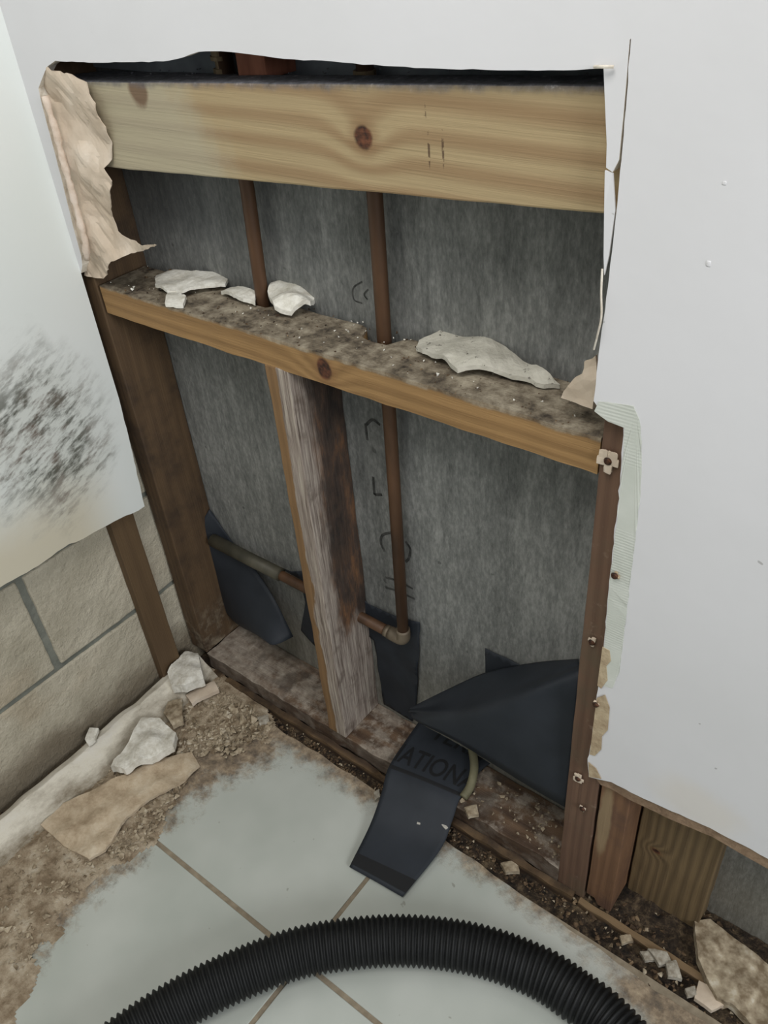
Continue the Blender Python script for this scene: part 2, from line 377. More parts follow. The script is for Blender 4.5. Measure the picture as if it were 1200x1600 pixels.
for i in range(-2, 3):
    for j in range(-4, 1):
        x0 = gx + i * S + gw; x1 = gx + (i + 1) * S - gw; y0 = gy + j * S + gw; y1 = gy + (j + 1) * S - gw
        if x1 < -.2: continue
        x0 = max(x0, -.205)
        if j == 0:
            P = [Vector((x0, y0, 0)), Vector((x1, y0, 0))]; n = max(4, int((x1 - x0) / .012))
            P += [Vector((lerp(x1, x0, k / n), edgeY(lerp(x1, x0, k / n)), 0)) for k in range(n + 1)]
        else: P = [Vector((x0, y0, 0)), Vector((x1, y0, 0)), Vector((x1, y1, 0)), Vector((x0, y1, 0))]
        if x1 - x0 < .02: continue
        link('tile', slab(P, (0, 0, 1), .010), TILE, fl, bevel=.001)

# ---------------------------------------------------------------- FRAMING
loc = Vector((-.19, 0, .038))
def foot_rot(m, c, h):
    g = m.mul(m.sub(1.0, m.step(m.add(m.z, m.mul(m.noise(20, detail=6), .12)), .09, .20)), m.step(m.noise(38, detail=6, rough=.7), .42, .6))
    return m.mix(m.mul(g, .7), c, m.ramp(m.noise(60, detail=4), [(.4, rgb(70, 56, 42)), (.65, rgb(140, 128, 108))])), h
STUDL = m_wood('dark_brown_stud', (66, 50, 35), (92, 72, 50), 'Z', contrast=.45, grime=(54, 42, 32), grime_amt=-.02, extra=foot_rot)
def stud(name, xb0, xb1, xt0, xt1, z0, z1, mat, label, y0=0, y1=.0885, amp=.0008, n=(4, 8, 60), seed=0):
    b = hexa([(xb0, y0, z0), (xb1, y0, z0), (xb1, y1, z0), (xb0, y1, z0), (xt0, y0, z1), (xt1, y0, z1), (xt1, y1, z1), (xt0, y1, z1)], n=n, amp=amp, seed=seed, scale=25)
    o = link(name, b, mat, loc=((xb0 + xb1) / 2, (y0 + y1) / 2, z0), bevel=.0018); tag(o, label, 'stud'); return o
stud('wall_stud', -.206, -.166, -.2085, -.182, .0385, 1.5, STUDL, 'dark brown wall stud at the left corner beside the block wall', seed=1)
# nail plate crumbs and grey rot at the foot of the corner stud handled by its material

def centre_extra(m, c, h):
    nz = m.sub(m.noise(26, m.scaled((1, 1, .3)), detail=6, rough=.6), .5)
    fib = m.noise(300, m.scaled((1, 1, .035)), detail=3, rough=.7)
    white = m.ramp(fib, [(.32, rgb(96, 84, 74)), (.5, rgb(146, 134, 124)), (.68, rgb(176, 166, 152))])
    front = m.step(m.add(m.x, m.mul(nz, .035)), -.0035, -.0005)      # local x: -.019 .. .019
    rightside = m.step(m.nx, .5, .7)
    c = m.mix(m.mul(front, .95), c, white)
    # right flank: dark mould above, dull white below, brown patches
    darkm = m.ramp(m.noise(30, m.scaled((1, 1, .35)), detail=6, rough=.65), [(.36, rgb(30, 22, 18)), (.5, rgb(62, 47, 38)), (.66, rgb(116, 80, 50))])
    up = m.step(m.add(m.z, m.mul(nz, .25)), .19, .25)
    deep = m.step(m.add(m.y, m.mul(nz, .06)), -.030, -.008)
    fl_ = m.mix(m.mul(m.op('MAXIMUM', 0.0, m.mul(up, deep)), .95), white, darkm)
    fl_ = m.mix(m.mul(m.step(m.noise(24, detail=6), .52, .66), .5), fl_, rgb(74, 58, 46))
    c = m.mix(rightside, c, fl_)
    return c, m.add(h, m.mul(fib, 2.0))
CST = m_wood('whitewashed_mouldy_stud', (104, 78, 50), (132, 102, 68), 'Z', contrast=.5, extra=centre_extra)
stud('wall_stud', .1385, .1765, .1385, .1765, .0385, .7255, CST, 'whitish mould-crusted wall stud standing in the middle of the opening', seed=2, amp=.0012, n=(8, 14, 120))

def right_extra(m, c, h):
    g = m.step(m.noise(34, detail=6, rough=.7), .60, .70); return m.mix(m.mul(g, .5), c, rgb(150, 130, 112)), h
RST = m_wood('reddish_brown_stud', (82, 60, 48), (112, 86, 68), 'Z', contrast=.5, grime=(98, 84, 66), grime_amt=-.03, extra=right_extra)
stud('wall_stud', .5715, .6130, .5715, .612, -.002, 1.5, RST, 'reddish brown wall stud along the right edge of the opening', seed=3, n=(4, 6, 100))
# noggin
zn = lambda x: .724 + .003 * x
NK = Vector((.236, 0, .745))
def nog_extra(m, c, h):
    top = m.step(m.nz, .5, .7); nz = m.noise(40, detail=6, rough=.7)
    fz = m.step(m.add(m.z, m.mul(m.noise(40), .008)), .0375, .0410)
    dust = m.ramp(nz, [(.34, rgb(56, 48, 40)), (.48, rgb(120, 109, 92)), (.66, rgb(168, 158, 138))])
    return m.mix(m.op('MAXIMUM', top, m.mul(fz, .8)), c, dust), m.add(h, m.mul(nz, m.mul(top, 2.0)))
nl = Vector((.2, .04, .7245))
NOG = m_wood('honey_brown_blocking', (122, 92, 56), (158, 124, 80), 'X', contrast=.7, knots=[((NK.x - nl.x, -.04, NK.z - nl.z - .001), (.012, .03, .016))], extra=nog_extra)
x0, x1 = -.166, .5710
b = hexa([(x0, 0, zn(x0)), (x1, 0, zn(x1)), (x1, .078, zn(x1)), (x0, .078, zn(x0)), (x0, 0, zn(x0) + .039), (x1, 0, zn(x1) + .039), (x1, .078, zn(x1) + .039), (x0, .078, zn(x0) + .039)], n=(80, 10, 5), amp=.0012, seed=4, scale=30)
# notch for the pipe
for v in b.verts:
    d = abs(v.co.x - .268)
    if d < .03 and v.co.y > .035: v.co.y = min(v.co.y, .052 + max(0, d - .018) * 2.2)
    d = abs(v.co.x - .083)
    if d < .02 and v.co.y > .035: v.co.y = min(v.co.y, .058 + max(0, d - .012) * 2.2)
nog = link('blocking', b, NOG, loc=nl, bevel=.0015); tag(nog, 'honey brown horizontal blocking across the opening, dusty on top', 'blocking')

# beam
q = [U(168, 128, 'Y', 0), U(944, 134, 'Y', 0), U(944, 335, 'Y', 0), U(168, 262, 'Y', 0)]
def at_x(a, b, x): t = (x - a.x) / (b.x - a.x); return lerp(a.z, b.z, t)
bx0, bx1 = -.166, .571
zt0, zt1, zl0, zl1 = at_x(q[0], q[1], bx0), at_x(q[0], q[1], bx1), at_x(q[3], q[2], bx0), at_x(q[3], q[2], bx1)
BK = U(568, 215, 'Y', 0); bl = Vector((.2, .02, .91))
def beam_extra(m, c, h):
    # whitish washed zone at left and greenish tint, dark saw marks, dust on the top
    nz = m.noise(12, detail=5)
    wsh = m.sub(1.0, m.step(m.add(m.spot((-.20, -.02, .055), (.14, 1, .12)), m.mul(m.sub(nz, .5), 1.2)), .6, 1.1))
    c = m.mix(m.mul(wsh, .65), c, rgb(170, 164, 142))
    a = U(215, 140, 'Y', 0) - bl; s1 = m.sub(1.0, m.step(m.add(m.spot(a, (.016, 1, .02)), m.mul(m.noise(50), .6)), 1.0, 1.4)); c = m.mix(m.mul(s1, .8), c, rgb(96, 66, 44))
    for px, y0, y1 in ((664, 160, 205), (670, 195, 265), (692, 195, 265)):
        p, r = U(px, y0, 'Y', 0) - bl, U(px, y1, 'Y', 0) - bl; mid = (p + r) / 2
        s2 = m.sub(1.0, m.step(m.spot(mid, (.0013, 1, abs(p.z - r.z) / 2)), .7, 1.1)); s2 = m.mul(s2, m.step(m.noise(120), .42, .5)); c = m.mix(m.mul(s2, .8), c, rgb(70, 48, 34))
    zz = m.sub(m.z, m.mul(m.x, .052)); edge = m.step(m.add(zz, m.mul(m.noise(60, detail=5), .012)), (zt0 - bl.z) + .016 + .002, (zt0 - bl.z) + .016 + .012)
    top = m.step(m.nz, .5, .7); dust = m.ramp(m.noise(110, detail=6, rough=.75), [(.35, rgb(70, 70, 72)), (.6, rgb(110, 110, 116)), (.72, rgb(180, 180, 180))])
    c = m.mix(m.op('MAXIMUM', top, m.mul(edge, .8)), c, dust)
    return c, h
BEAM = m_wood('pale_yellow_pine', (136, 108, 76), (166, 146, 110), 'X', knots=[(BK - bl, (.0115, .03, .0115))], contrast=1.0, gscale=.6, extra=beam_extra, streak=.05)
b = hexa([(bx0, 0, zl0), (bx1, 0, zl1), (bx1, .038, zl1), (bx0, .038, zl0), (bx0, 0, zt0), (bx1, 0, zt1), (bx1, .038, zt1), (bx0, .038, zt0)], n=(60, 4, 12), amp=.0008, seed=6, scale=20)
beam = link('header_beam', b, BEAM, loc=bl, bevel=.002); tag(beam, 'wide pale yellow pine board across the top of the opening with a dark knot', 'beam')
m = Mat('dusty_grey_ledge'); DUSTY = m.done(m.ramp(m.noise(130, detail=7, rough=.75), [(.35, rgb(96, 96, 100)), (.6, rgb(140, 140, 146)), (.74, rgb(205, 205, 207))]), .95, h=m.noise(200), dist=.003)
zz0, zz1 = U(200, 114, 'Y', .0885).z, U(900, 118, 'Y', .0885).z
b = hexa([(bx0, .0385, zz0 - .036), (bx1, .0385, zz1 - .036), (bx1, .0885, zz1 - .036), (bx0, .0885, zz0 - .036), (bx0, .0385, zt0 - .001), (bx1, .0385, zt1 - .001), (bx1, .0885, zz1), (bx0, .0885, zz0)], n=(60, 5, 3), amp=.0012, seed=8, scale=60)
o = link('blocking', b, DUSTY, loc=(.2, .06, zz0 - .03)); tag(o, 'dust-covered grey blocking behind the pale top board, below the pipe fittings', 'blocking')
# dark slate panel strip above the board (in the slit)
m = Mat('slate_grey_panel'); SLATE = m.done(m.ramp(m.noise(30, detail=5), [(.3, rgb(128, 134, 140)), (.7, rgb(160, 166, 172))]), .7)
o = link('upper_panel', box(-.205, .62, .0855, .089, zz0 + .004, 1.45), SLATE, loc=(.2, .087, zz0 + .01)); tag(o, 'slate grey panel showing in the slit above the top board', 'panel')
m = Mat('red_brown_block'); RB = m.done(m.ramp(m.noise(50, m.scaled((1, 1, .2))), [(.35, rgb(120, 74, 56)), (.7, rgb(160, 104, 80))]), .85)
p0, p1 = U(372, 120, 'Y', .04), U(416, 122, 'Y', .04)
o = link('wood_block', box(p0.x, p1.x, .041, .085, p0.z - .001, 1.3, n=(2, 2, 10), amp=.001), RB, loc=(p0.x, .06, p0.z), bevel=.001); tag(o, 'reddish wooden block upright behind the top slit, left of centre', 'wood block')

# sill
def sill_extra(m, c, h):
    nz = m.noise(18, detail=7, rough=.68); w1 = m.ramp(m.noise(60, detail=6, rough=.7), [(.34, rgb(112, 100, 88)), (.6, rgb(164, 154, 140)), (.75, rgb(190, 182, 168))])
    lft = m.sub(1.0, m.step(m.add(m.x, m.mul(m.sub(nz, .5), .35)), -.30, -.12))
    c = m.mix(m.op('MAXIMUM', m.mul(m.step(nz, .43, .56), .78), m.mul(lft, .8)), c, w1)
    c = m.mix(m.mul(m.step(m.noise(14, detail=5), .56, .66), .6), c, rgb(74, 66, 58))
    fr = m.sub(1.0, m.step(m.ny, -.8, -.5)); c = m.mix(m.mul(fr, .6), c, rgb(66, 50, 38))
    return c, m.add(h, m.mul(nz, 2))
SILL = m_wood('mouldy_sill_wood', (66, 50, 38), (104, 82, 62), 'X', extra=sill_extra)
b = box(-.166, .5710, 0.0, .0885, .003, .038, n=(110, 12, 5), amp=.0022, seed=9, scale=40)
for v in b.verts:
    if v.co.y < .012: v.co.z -= .004 * max(0, n3(v.co, 22, 3)); v.co.y += .006 * max(0, n3(v.co, 30, 5))
o = link('sill_plate', b, SILL, loc=(.2, .04, .003), bevel=.001); tag(o, 'rotten mould-whitened sill plate lying on the floor between the studs', 'sill plate')
# thin rotten batten along the sill foot and its continuation to the right
b = box(-.15, .60, -.012, -.001, -.012, .007, n=(100, 2, 3), amp=.003, seed=12, scale=35)
for v in b.verts:
    if n3((v.co.x, 0, 0), 9, 7) > .22 and v.co.z > 0: v.co.z -= .008
ROT_ = m_wood('rotten_batten', (52, 38, 28), (110, 88, 62), 'X', grime=(34, 26, 20), grime_amt=.03)
o = link('floor_batten', b, ROT_, loc=(.2, -.006, -.012)); tag(o, 'thin rotten batten running along the foot of the sill plate', 'batten')
a, c_ = U(905, 1405, 'Z', .002), U(1125, 1545, 'Z', .002)
b = hexa([(a.x, a.y - .006, -.012), (c_.x, c_.y - .006, -.012), (c_.x, c_.y + .004, -.012), (a.x, a.y + .004, -.012), (a.x, a.y - .006, .002), (c_.x, c_.y - .006, .003), (c_.x, c_.y + .004, .003), (a.x, a.y + .004, .002)], n=(50, 2, 2), amp=.002, seed=15, scale=40)
o = link('floor_batten', b, m_wood('tan_batten', (78, 60, 42), (126, 104, 76), 'X'), loc=(a.x, a.y, -.012)); tag(o, 'tan batten remnant in the dirt right of the opening, below the drywall edge', 'batten')

# lower right studs
F = lambda px, py, y=0.0: U(px, py, 'Y', y)
def s2x(m, c, h):
    g = m.sub(1.0, m.step(m.add(m.spot((-.008, -.03, .20), (.011, .1, .09)), m.mul(m.noise(30), .6)), .9, 1.3)); return m.mix(m.mul(g, .8), c, rgb(146, 126, 96)), h
a0, a1 = .6145, .6535; t1 = .6545
b = hexa([(a0 + .002, .001, .005), (a1, .001, .005), (a1, .0885, .005), (a0 + .002, .0885, .005), (a0 + .002, .001, .7), (t1, .001, .7), (t1, .0885, .7), (a0 + .002, .0885, .7)], n=(6, 6, 70), amp=.0008, seed=21)
for v in b.verts:
    if v.co.z < .06: v.co.z += .018 * max(0, n3((v.co.x, 0, 0), 60, 4)) + (.012 if v.co.x < a0 + .015 else 0)
ob = link('wall_stud', b, m_wood('orange_brown_stud', (88, 62, 44), (124, 92, 66), 'Z', contrast=.5, grime=(84, 62, 52), grime_amt=-.02, extra=s2x), loc=((a0 + a1) / 2, .03, .005), bevel=.0015)
tag(ob, 'orange brown stud with rotted foot, right of the opening\'s edge stud', 'stud')
c0, c1 = .6565, F(1092, 1442, .05).x
tp1 = F(1120, 1335, .05).x + .004
kk = F(1025, 1330, .05)
tl = Vector((c0 + .05, .06, .0))
b = hexa([(c0, .05, .0), (c1, .05, -.004), (c1, .088, -.004), (c0, .088, 0), (c0, .05, .7), (tp1, .05, .7), (tp1, .088, .7), (c0, .088, .7)], n=(10, 4, 60), amp=.0008, seed=22)
ob = link('wall_stud', b, m_wood('greenish_treated_board', (74, 60, 42), (122, 102, 72), 'Z', knots=[(kk - tl, (.006, .03, .0045))], gscale=1.1, contrast=.65), loc=tl, bevel=.0015)
tag(ob, 'wide greenish treated board with small knot under the drywall bottom edge', 'stud')

# furring strip on the block wall
y = [U(170, 820, 'X', -.193).y, U(206, 800, 'X', -.193).y]
b = hexa([(-.2105, -.083, -.01), (-.193, -.083, -.01), (-.193, -.040, -.01), (-.2105, -.040, -.01), (-.2105, -.088, 1.5), (-.193, -.088, 1.5), (-.193, -.045, 1.5), (-.2105, -.045, 1.5)], n=(2, 4, 50), amp=.0008, seed=30)
o = link('furring_strip', b, m_wood('brown_furring', (78, 60, 42), (98, 78, 54), 'Z', contrast=.4), loc=(-.2, -.06, -.01), bevel=.001); tag(o, 'brown upright furring strip fixed to the block wall near the corner', 'furring strip')

# ---------------------------------------------------------------- COPPER PIPES
def m_copper(nm, a, b):
    m = Mat(nm); n = m.noise(28, m.scaled((1, 1, .3)), detail=5)
    return m.done(m.ramp(n, [(.3, rgb(*a)), (.7, rgb(*b))]), .55, .15, h=m.noise(90), dist=.0005, strength=.3)
COPPER = m_copper('aged_copper', (64, 46, 32), (98, 70, 48)); SOLDER = m_copper('solder_grey', (80, 70, 56), (122, 110, 92)); BRASS = m_copper('brown_brass', (96, 80, 60), (160, 138, 106)); PIPEGREY = m_copper('grey_green_copper', (58, 57, 48), (92, 88, 74))
PY = .0705; PR = .0085
def P(px, py, y=PY): return U(px, py, 'Y', y)
v0 = P(585, 300); v1 = P(631, 1000)
px_ = (v0.x + v1.x) / 2
zk = v1.z + .001
r = empty('copper_pipe', (px_, PY, zk), label='copper pipe right of the middle stud, running down to an elbow near the sill', cat='pipe')
link('pipe', tube([(v0.x, PY, 1.12), (v0.x, PY, .9), (px_, PY, .55), (v1.x, PY, zk + .014)], PR, 20), COPPER, r, loc=(px_, PY, zk + .02), smooth=True)
el = [(v1.x, PY, zk + .022), (v1.x, PY, zk + .008), (v1.x - .003, PY, zk + .002), (v1.x - .009, PY, zk), (v1.x - .026, PY, zk)]
link('elbow', tube(catmull(el, 4), PR + .0022, 20), SOLDER, r, loc=(v1.x, PY, zk), smooth=True)
e0 = P(470, 915); e1 = P(390, 873); e2 = P(322, 838)
hz = lambda x: lerp(zk, e0.z, min(1, (v1.x - x) / (v1.x - e0.x)))
link('horizontal_pipe', tube([(v1.x - .024, PY, zk), (.15, PY, hz(.15)), (e0.x, PY, e0.z), (e1.x, PY, e1.z), (-.16, PY, e2.z)], PR, 20), COPPER, r, loc=(.1, PY, zk), smooth=True)
link('collar', tube([(v1.x - .026, PY, zk), (v1.x - .034, PY, zk + .0005)], PR + .0013, 20), SOLDER, r, loc=(v1.x - .03, PY, zk), smooth=True)
link('sleeve', tube([(P(440, 899).x, PY - .002, P(440, 897).z), (e1.x, PY - .002, e1.z + .002), (-.155, PY - .002, e2.z + .002)], PR + .003, 20), PIPEGREY, r, loc=(-.05, PY, zk), smooth=True)
w0 = P(385, 287); w1 = P(413, 488)
r2 = empty('copper_pipe', (w1.x, PY, .42), label='copper pipe dropping to the blocking left of the middle, upper bay', cat='pipe')
link('pipe', tube([(w0.x - .001, PY, 1.12), (w0.x, PY, .9), (w1.x, PY, w1.z), (w1.x + .004, PY, hz(w1.x + .004))], PR, 20), COPPER, r2, loc=(w1.x, PY, .42), smooth=True)
for (px, py), rr in (((350, 112), r2), ((570, 116), r)):
    p = U(px, py, 'Y', PY); b = join([tube([(p.x, PY, p.z - .004), (p.x, PY, p.z + .004)], .011, 8), tube([(p.x, PY, p.z + .004), (p.x, PY, p.z + .012)], .008, 16), tube([(p.x, PY, p.z + .012), (p.x, PY, p.z + .016)], .012, 16), tube([(p.x, PY, p.z + .016), (p.x, PY, p.z + .06)], .0105, 16)])
    o = link('pipe_fitting', b, BRASS, rr, loc=(p.x, PY, p.z))

# ---------------------------------------------------------------- MEMBRANE
def m_liner():
    m = Mat('dark_slate_liner'); return m.done(m.ramp(m.noise(14, detail=5), [(.3, rgb(38, 42, 47)), (.7, rgb(48, 52, 58))]), .55, h=m.noise(9), dist=.003, strength=.2, spec=.25)
LINER = m_liner(); m = Mat('black_print'); PRINT = m.done(rgb(17, 18, 20), .6)
def grid_patch(C, nu, nv, fn=None, th=.0012):
    """bilinear/curve patch: C(u,v)->Vector"""
    bm = bmesh.new(); g = [[bm.verts.new(C(i / nu, j / nv)) for j in range(nv + 1)] for i in range(nu + 1)]
    fs = [bm.faces.new((g[i][j], g[i + 1][j], g[i + 1][j + 1], g[i][j + 1])) for i in range(nu) for j in range(nv)]
    bm.normal_update()
    if th: bmesh.ops.solidify(bm, geom=fs, thickness=th)
    return bm
# sheet standing on the board behind the middle stud and right of it
def onboard(poly, y=.0865, bulge=.004, seed=1, name='liner_sheet', label='', n=(0, -1, 0)):
    pts = [U(a, b_, 'Y', y) for a, b_ in poly]
    b = slab(ragged(pts, .012, .0006, seed), n, .001, grid=.01, fn=lambda p: Vector((0, -bulge * abs(n3(p, 18, seed)), 0)))
    o = link(name, b, LINER, loc=pts[0], smooth=True); tag(o, label, 'liner'); return o
onboard([(560, 930), (577, 944), (600, 955), (635, 968), (656, 972), (656, 1010), (653, 1060), (650, 1112), (645, 1127), (600, 1100), (585, 1000), (560, 980)], .0855, .005, 1, 'liner_sheet', 'dark slate liner standing against the board under the pipe elbow')
onboard([(758, 1013), (815, 1040), (830, 1060), (790, 1075), (759, 1056)], .086, .0015, 2, 'liner_scrap', 'small dark triangle of liner pointing up above the big flap')
onboard([(428, 882), (455, 893), (505, 890), (505, 1010), (492, 1008), (470, 985), (478, 940), (470, 905)], .084, .003, 3, 'liner_scrap', 'dark liner piece behind the left side of the middle stud')
# left curled sheet
def left_sheet(u, v):
    top = catmull([U(321, 800, 'Y', .075), U(345, 830, 'Y', .08), U(372, 865, 'Y', .08), U(400, 905, 'Y', .07), U(425, 945, 'Y', .055), U(452, 1000, 'Y', .045)], 4)
    bot = catmull([U(320, 850, 'Y', .08), U(325, 880, 'Y', .082), U(335, 915, 'Y', .08), U(350, 950, 'Y', .07), U(372, 975, 'Y', .055), U(420, 1000, 'Y', .03)], 4)
    k = u * (len(top) - 1); i = min(int(k), len(top) - 2); t = k - i
    a = lerp(top[i], top[i + 1], t); b_ = lerp(bot[i], bot[i + 1], t); p = lerp(a, b_, v)
    p.y += -.014 * math.sin(math.pi * v) + .010 * (1 - v) ** 6
    p.y = min(p.y, .0865); p.z = max(p.z, .0405); return p
o = link('liner_sheet', grid_patch(left_sheet, 40, 20), LINER, loc=U(372, 975, 'Y', .05), smooth=True); tag(o, 'curled dark slate liner sheet below the grey pipe in the left bay', 'liner')
# big folded flap
A_ = U(642, 1107, 'Y', .035); B_ = U(905, 1031, 'Y', .084); C2 = U(886, 1262, 'Y', .006)
def flap(u, v):
    # u from tip to right edge, v from top edge over the folded ridge to the bottom edge
    k = u * 20; i = min(int(k), 19); t = k - i
    R3 = [lerp(c_[i], c_[i + 1], t) for c_ in FC]
    vv = v * 3; w_ = catmull(R3, 10); q_ = v * (len(w_) - 1); a_ = min(int(q_), len(w_) - 2)
    p = lerp(w_[a_], w_[a_ + 1], q_ - a_)
    p = p + Vector((0, -.003, .002)) * n3((u * 3, v * 2, 0), 1.5, 3); p.x = min(p.x, .5705); p.y = min(p.y, .0865); return p
FC = [catmull([A_, U(700, 1078, 'Y', .055), U(765, 1050, 'Y', .080), U(835, 1037, 'Y', .0845), B_], 5),
      catmull([A_ + Vector((0, -.003, .001)), U(705, 1098, 'Y', .034), U(768, 1082, 'Y', .032), U(838, 1062, 'Y', .040), U(906, 1040, 'Y', .060)], 5),
      catmull([A_ + Vector((0, -.005, -.001)), U(705, 1112, 'Y', .012), U(770, 1106, 'Y', .004), U(840, 1092, 'Y', .010), U(905, 1075, 'Y', .030)], 5),
      catmull([A_ + Vector((.001, -.001, -.004)), U(650, 1124, 'Y', .020), U(715, 1158, 'Y', .012), U(800, 1210, 'Y', .008), C2], 5)]
o = link('liner_flap', grid_patch(flap, 50, 30, th=.0016), LINER, loc=C2, smooth=True); tag(o, 'big folded dark slate liner flap leaning in the lower right corner of the opening', 'liner')
b = bmesh.new()
def under(u, v):
    p = flap(u, 1.0).copy(); q = p + Vector((0, .012, -.016)); r_ = lerp(p, q, v); r_.y += .003 * math.sin(v * 3); r_.z = max(r_.z, .0405); return r_
link('turned_edge', grid_patch(under, 40, 4, th=.001), LINER, o, loc=C2, smooth=True)
# hanging strip with printing: from under the flap, over the sill edge, down onto the tile
SL = [U(664, 1115, 'Z', .047), U(638, 1152, 'Z', .045), U(608, 1198, 'Z', .0435), U(596, 1240, 'Z', .030), U(578, 1290, 'Z', .013), U(546, 1355, 'Z', .006)]
SR = [U(790, 1180, 'Z', .047), U(754, 1202, 'Z', .045), U(721, 1244, 'Z', .0435), U(707, 1282, 'Z', .030), U(688, 1328, 'Z', .013), U(629, 1402, 'Z', .006)]
cl, cr = catmull(SL, 8), catmull(SR, 8)
def strip(u, v, off=0.0):
    k = v * (len(cl) - 1); i = min(int(k), len(cl) - 2); t = k - i
    a = lerp(cl[i], cl[i + 1], t); b_ = lerp(cr[i], cr[i + 1], t); p = lerp(a, b_, u); p.z += .0025 * math.sin(math.pi * u) * (1 - v * .6) + off; return p
so = link('liner_strip', grid_patch(strip, 16, 60, th=.0012), LINER, loc=SL[-1], smooth=True); tag(so, 'dark liner strip with black lettering hanging over the sill onto the tiles', 'liner')
def on_strip(u0, u1, v0, v1, off=.0016, nu=16, nv=3): return grid_patch(lambda a, b_: strip(lerp(u0, u1, a), lerp(v0, v1, b_), off), nu, nv, th=0)
link('printed_band', on_strip(0, 1, .385, .41), PRINT, so, loc=SL[-1]); link('printed_band', on_strip(0, 1, .935, .985), PRINT, so, loc=SL[-1])
def lettering(text, u0, v0, hu, name):
    cu = bpy.data.curves.new('t', 'FONT'); cu.body = text; cu.size = 1; cu.offset = .012; t = bpy.data.objects.new('t', cu); COL.objects.link(t); bpy.context.view_layer.update()
    me = bpy.data.meshes.new_from_object(t); bm = bmesh.new(); bm.from_mesh(me); bpy.data.objects.remove(t); bpy.data.meshes.remove(me)
    bmesh.ops.triangulate(bm, faces=bm.faces[:])
    for k in range(-40, 80):
        bmesh.ops.bisect_plane(bm, geom=bm.verts[:] + bm.edges[:] + bm.faces[:], plane_co=(k * .1, 0, 0), plane_no=(1, 0, 0))
        if -10 < k < 10: bmesh.ops.bisect_plane(bm, geom=bm.verts[:] + bm.edges[:] + bm.faces[:], plane_co=(0, k * .1, 0), plane_no=(0, 1, 0))
    L_ = .082; H_ = .163    # strip width / length in metres
    for v in bm.verts:
        v.co = Vector((u0 + v.co.x * hu, v0 - v.co.y * hu * L_ / H_ * 1.15, 0))
    for co, no in (((.015, 0, 0), (-1, 0, 0)), ((.985, 0, 0), (1, 0, 0)), ((0, .01, 0), (0, -1, 0))):
        bmesh.ops.bisect_plane(bm, geom=bm.verts[:] + bm.edges[:] + bm.faces[:], plane_co=co, plane_no=no, clear_outer=True)
    for v in bm.verts: v.co = strip(v.co.x, v.co.y, .0017)
    if len(bm.faces): link(name, bm, PRINT, so, loc=SL[-1])
lettering('NATIONAL', -.15, .355, .265, 'lettering'); lettering('TERM', .22, .15, .28, 'lettering')
m = Mat('white_plaster_smear'); SMEAR = m.done(rgb(190, 186, 176), .95, h=m.noise(200), dist=.003)
def smear_fn(): pass
p = strip(.93, .66, .001); link('plaster_smear', lump(p, (.010, .004, .0014), 5, 2, -.3), SMEAR, so, loc=p)
p = strip(.60, .70, .001); link('plaster_smear', lump(p, (.004, .005, .0008), 6, 2, .4), SMEAR, so, loc=p)
# olive tube
m = Mat('olive_plastic'); OLV = m.done(m.ramp(m.noise(30), [(.3, rgb(92, 88, 66)), (.7, rgb(124, 120, 94))]), .6)
b = tube(catmull([U(733, 1150, 'Z', .062), U(738, 1172, 'Z', .060), U(741, 1200, 'Z', .056), U(735, 1228, 'Z', .050), U(724, 1246, 'Z', .046)], 6), .0068, 14)
o = link('plastic_tube', b, OLV, loc=U(724, 1246, 'Z', .046), smooth=True); tag(o, 'short bent olive plastic tube end beside the lettered liner strip', 'tube')

# ---------------------------------------------------------------- TORN PAPER at the left edge of the opening
def m_paper():
    m = Mat('torn_tan_drywall_paper'); return m.done(m.ramp(m.noise(16, detail=6, rough=.6), [(.3, rgb(188, 170, 148)), (.55, rgb(206, 190, 170)), (.75, rgb(220, 208, 192))]), .9, h=m.noise(40, detail=4, rough=.5), dist=.003, strength=.5)
PAPER = m_paper()
pp = [(78, 96), (88, 108), (120, 118), (137, 128), (143, 145), (155, 160), (157, 180), (168, 198), (172, 225), (173, 250), (166, 262), (178, 282), (176, 310), (172, 340), (182, 362), (200, 376), (225, 382), (252, 380), (222, 392), (200, 398), (182, 405), (170, 425), (158, 437), (132, 430), (126, 400), (112, 345), (95, 275), (78, 210), (64, 165), (60, 138), (66, 115)]
def pf(p):
    t = (p.x + .18) / .12
    return Vector((0, -.006 * abs(n3(p, 40, 2)) - .010 * max(0, n3(p, 17, 5)) - .004 * math.sin(p.z * 60 + p.x * 30), 0))
b = slab(ragged([U(a, c, 'Y', -.005) for a, c in pp], .006, .002, 4), (0, -1, 0), .0012, grid=.005, fn=pf)
o = link('torn_drywall_paper', b, PAPER, loc=U(132, 430, 'Y', -.01)); tag(o, 'crumpled tan paper torn from the drywall along the left edge of the opening', 'torn paper')
ridge = ragged([U(70, 150, 'Y', -.0155), U(86, 200, 'Y', -.0165), U(100, 255, 'Y', -.0170), U(118, 320, 'Y', -.0165), U(134, 380, 'Y', -.017), U(137, 412, 'Y', -.016)], .006, .0012, 3, False)
link('core_edge', tube(ridge, lambda i: .0042 + .0012 * math.sin(i * 1.7) * math.sin(i * .6), 8), m_core('pinkish_core', (222, 206, 190), (200, 180, 160)), o, loc=ridge[0], smooth=True)
pp = [(930, 556), (922, 563), (912, 566), (909, 585), (896, 592), (880, 612), (876, 622), (900, 630), (925, 640), (932, 600)]
b = slab(ragged([U(a, c, 'Y', .006) for a, c in pp], .006, .0015, 5), (0, -1, 0), .003, grid=.006, fn=lambda p: Vector((0, -.002 * n3(p, 60), 0)))
o = link('torn_drywall_paper', b, PAPER, loc=U(925, 640, 'Y', .006)); tag(o, 'small pinkish tan paper remnant at the right end of the blocking', 'torn paper')

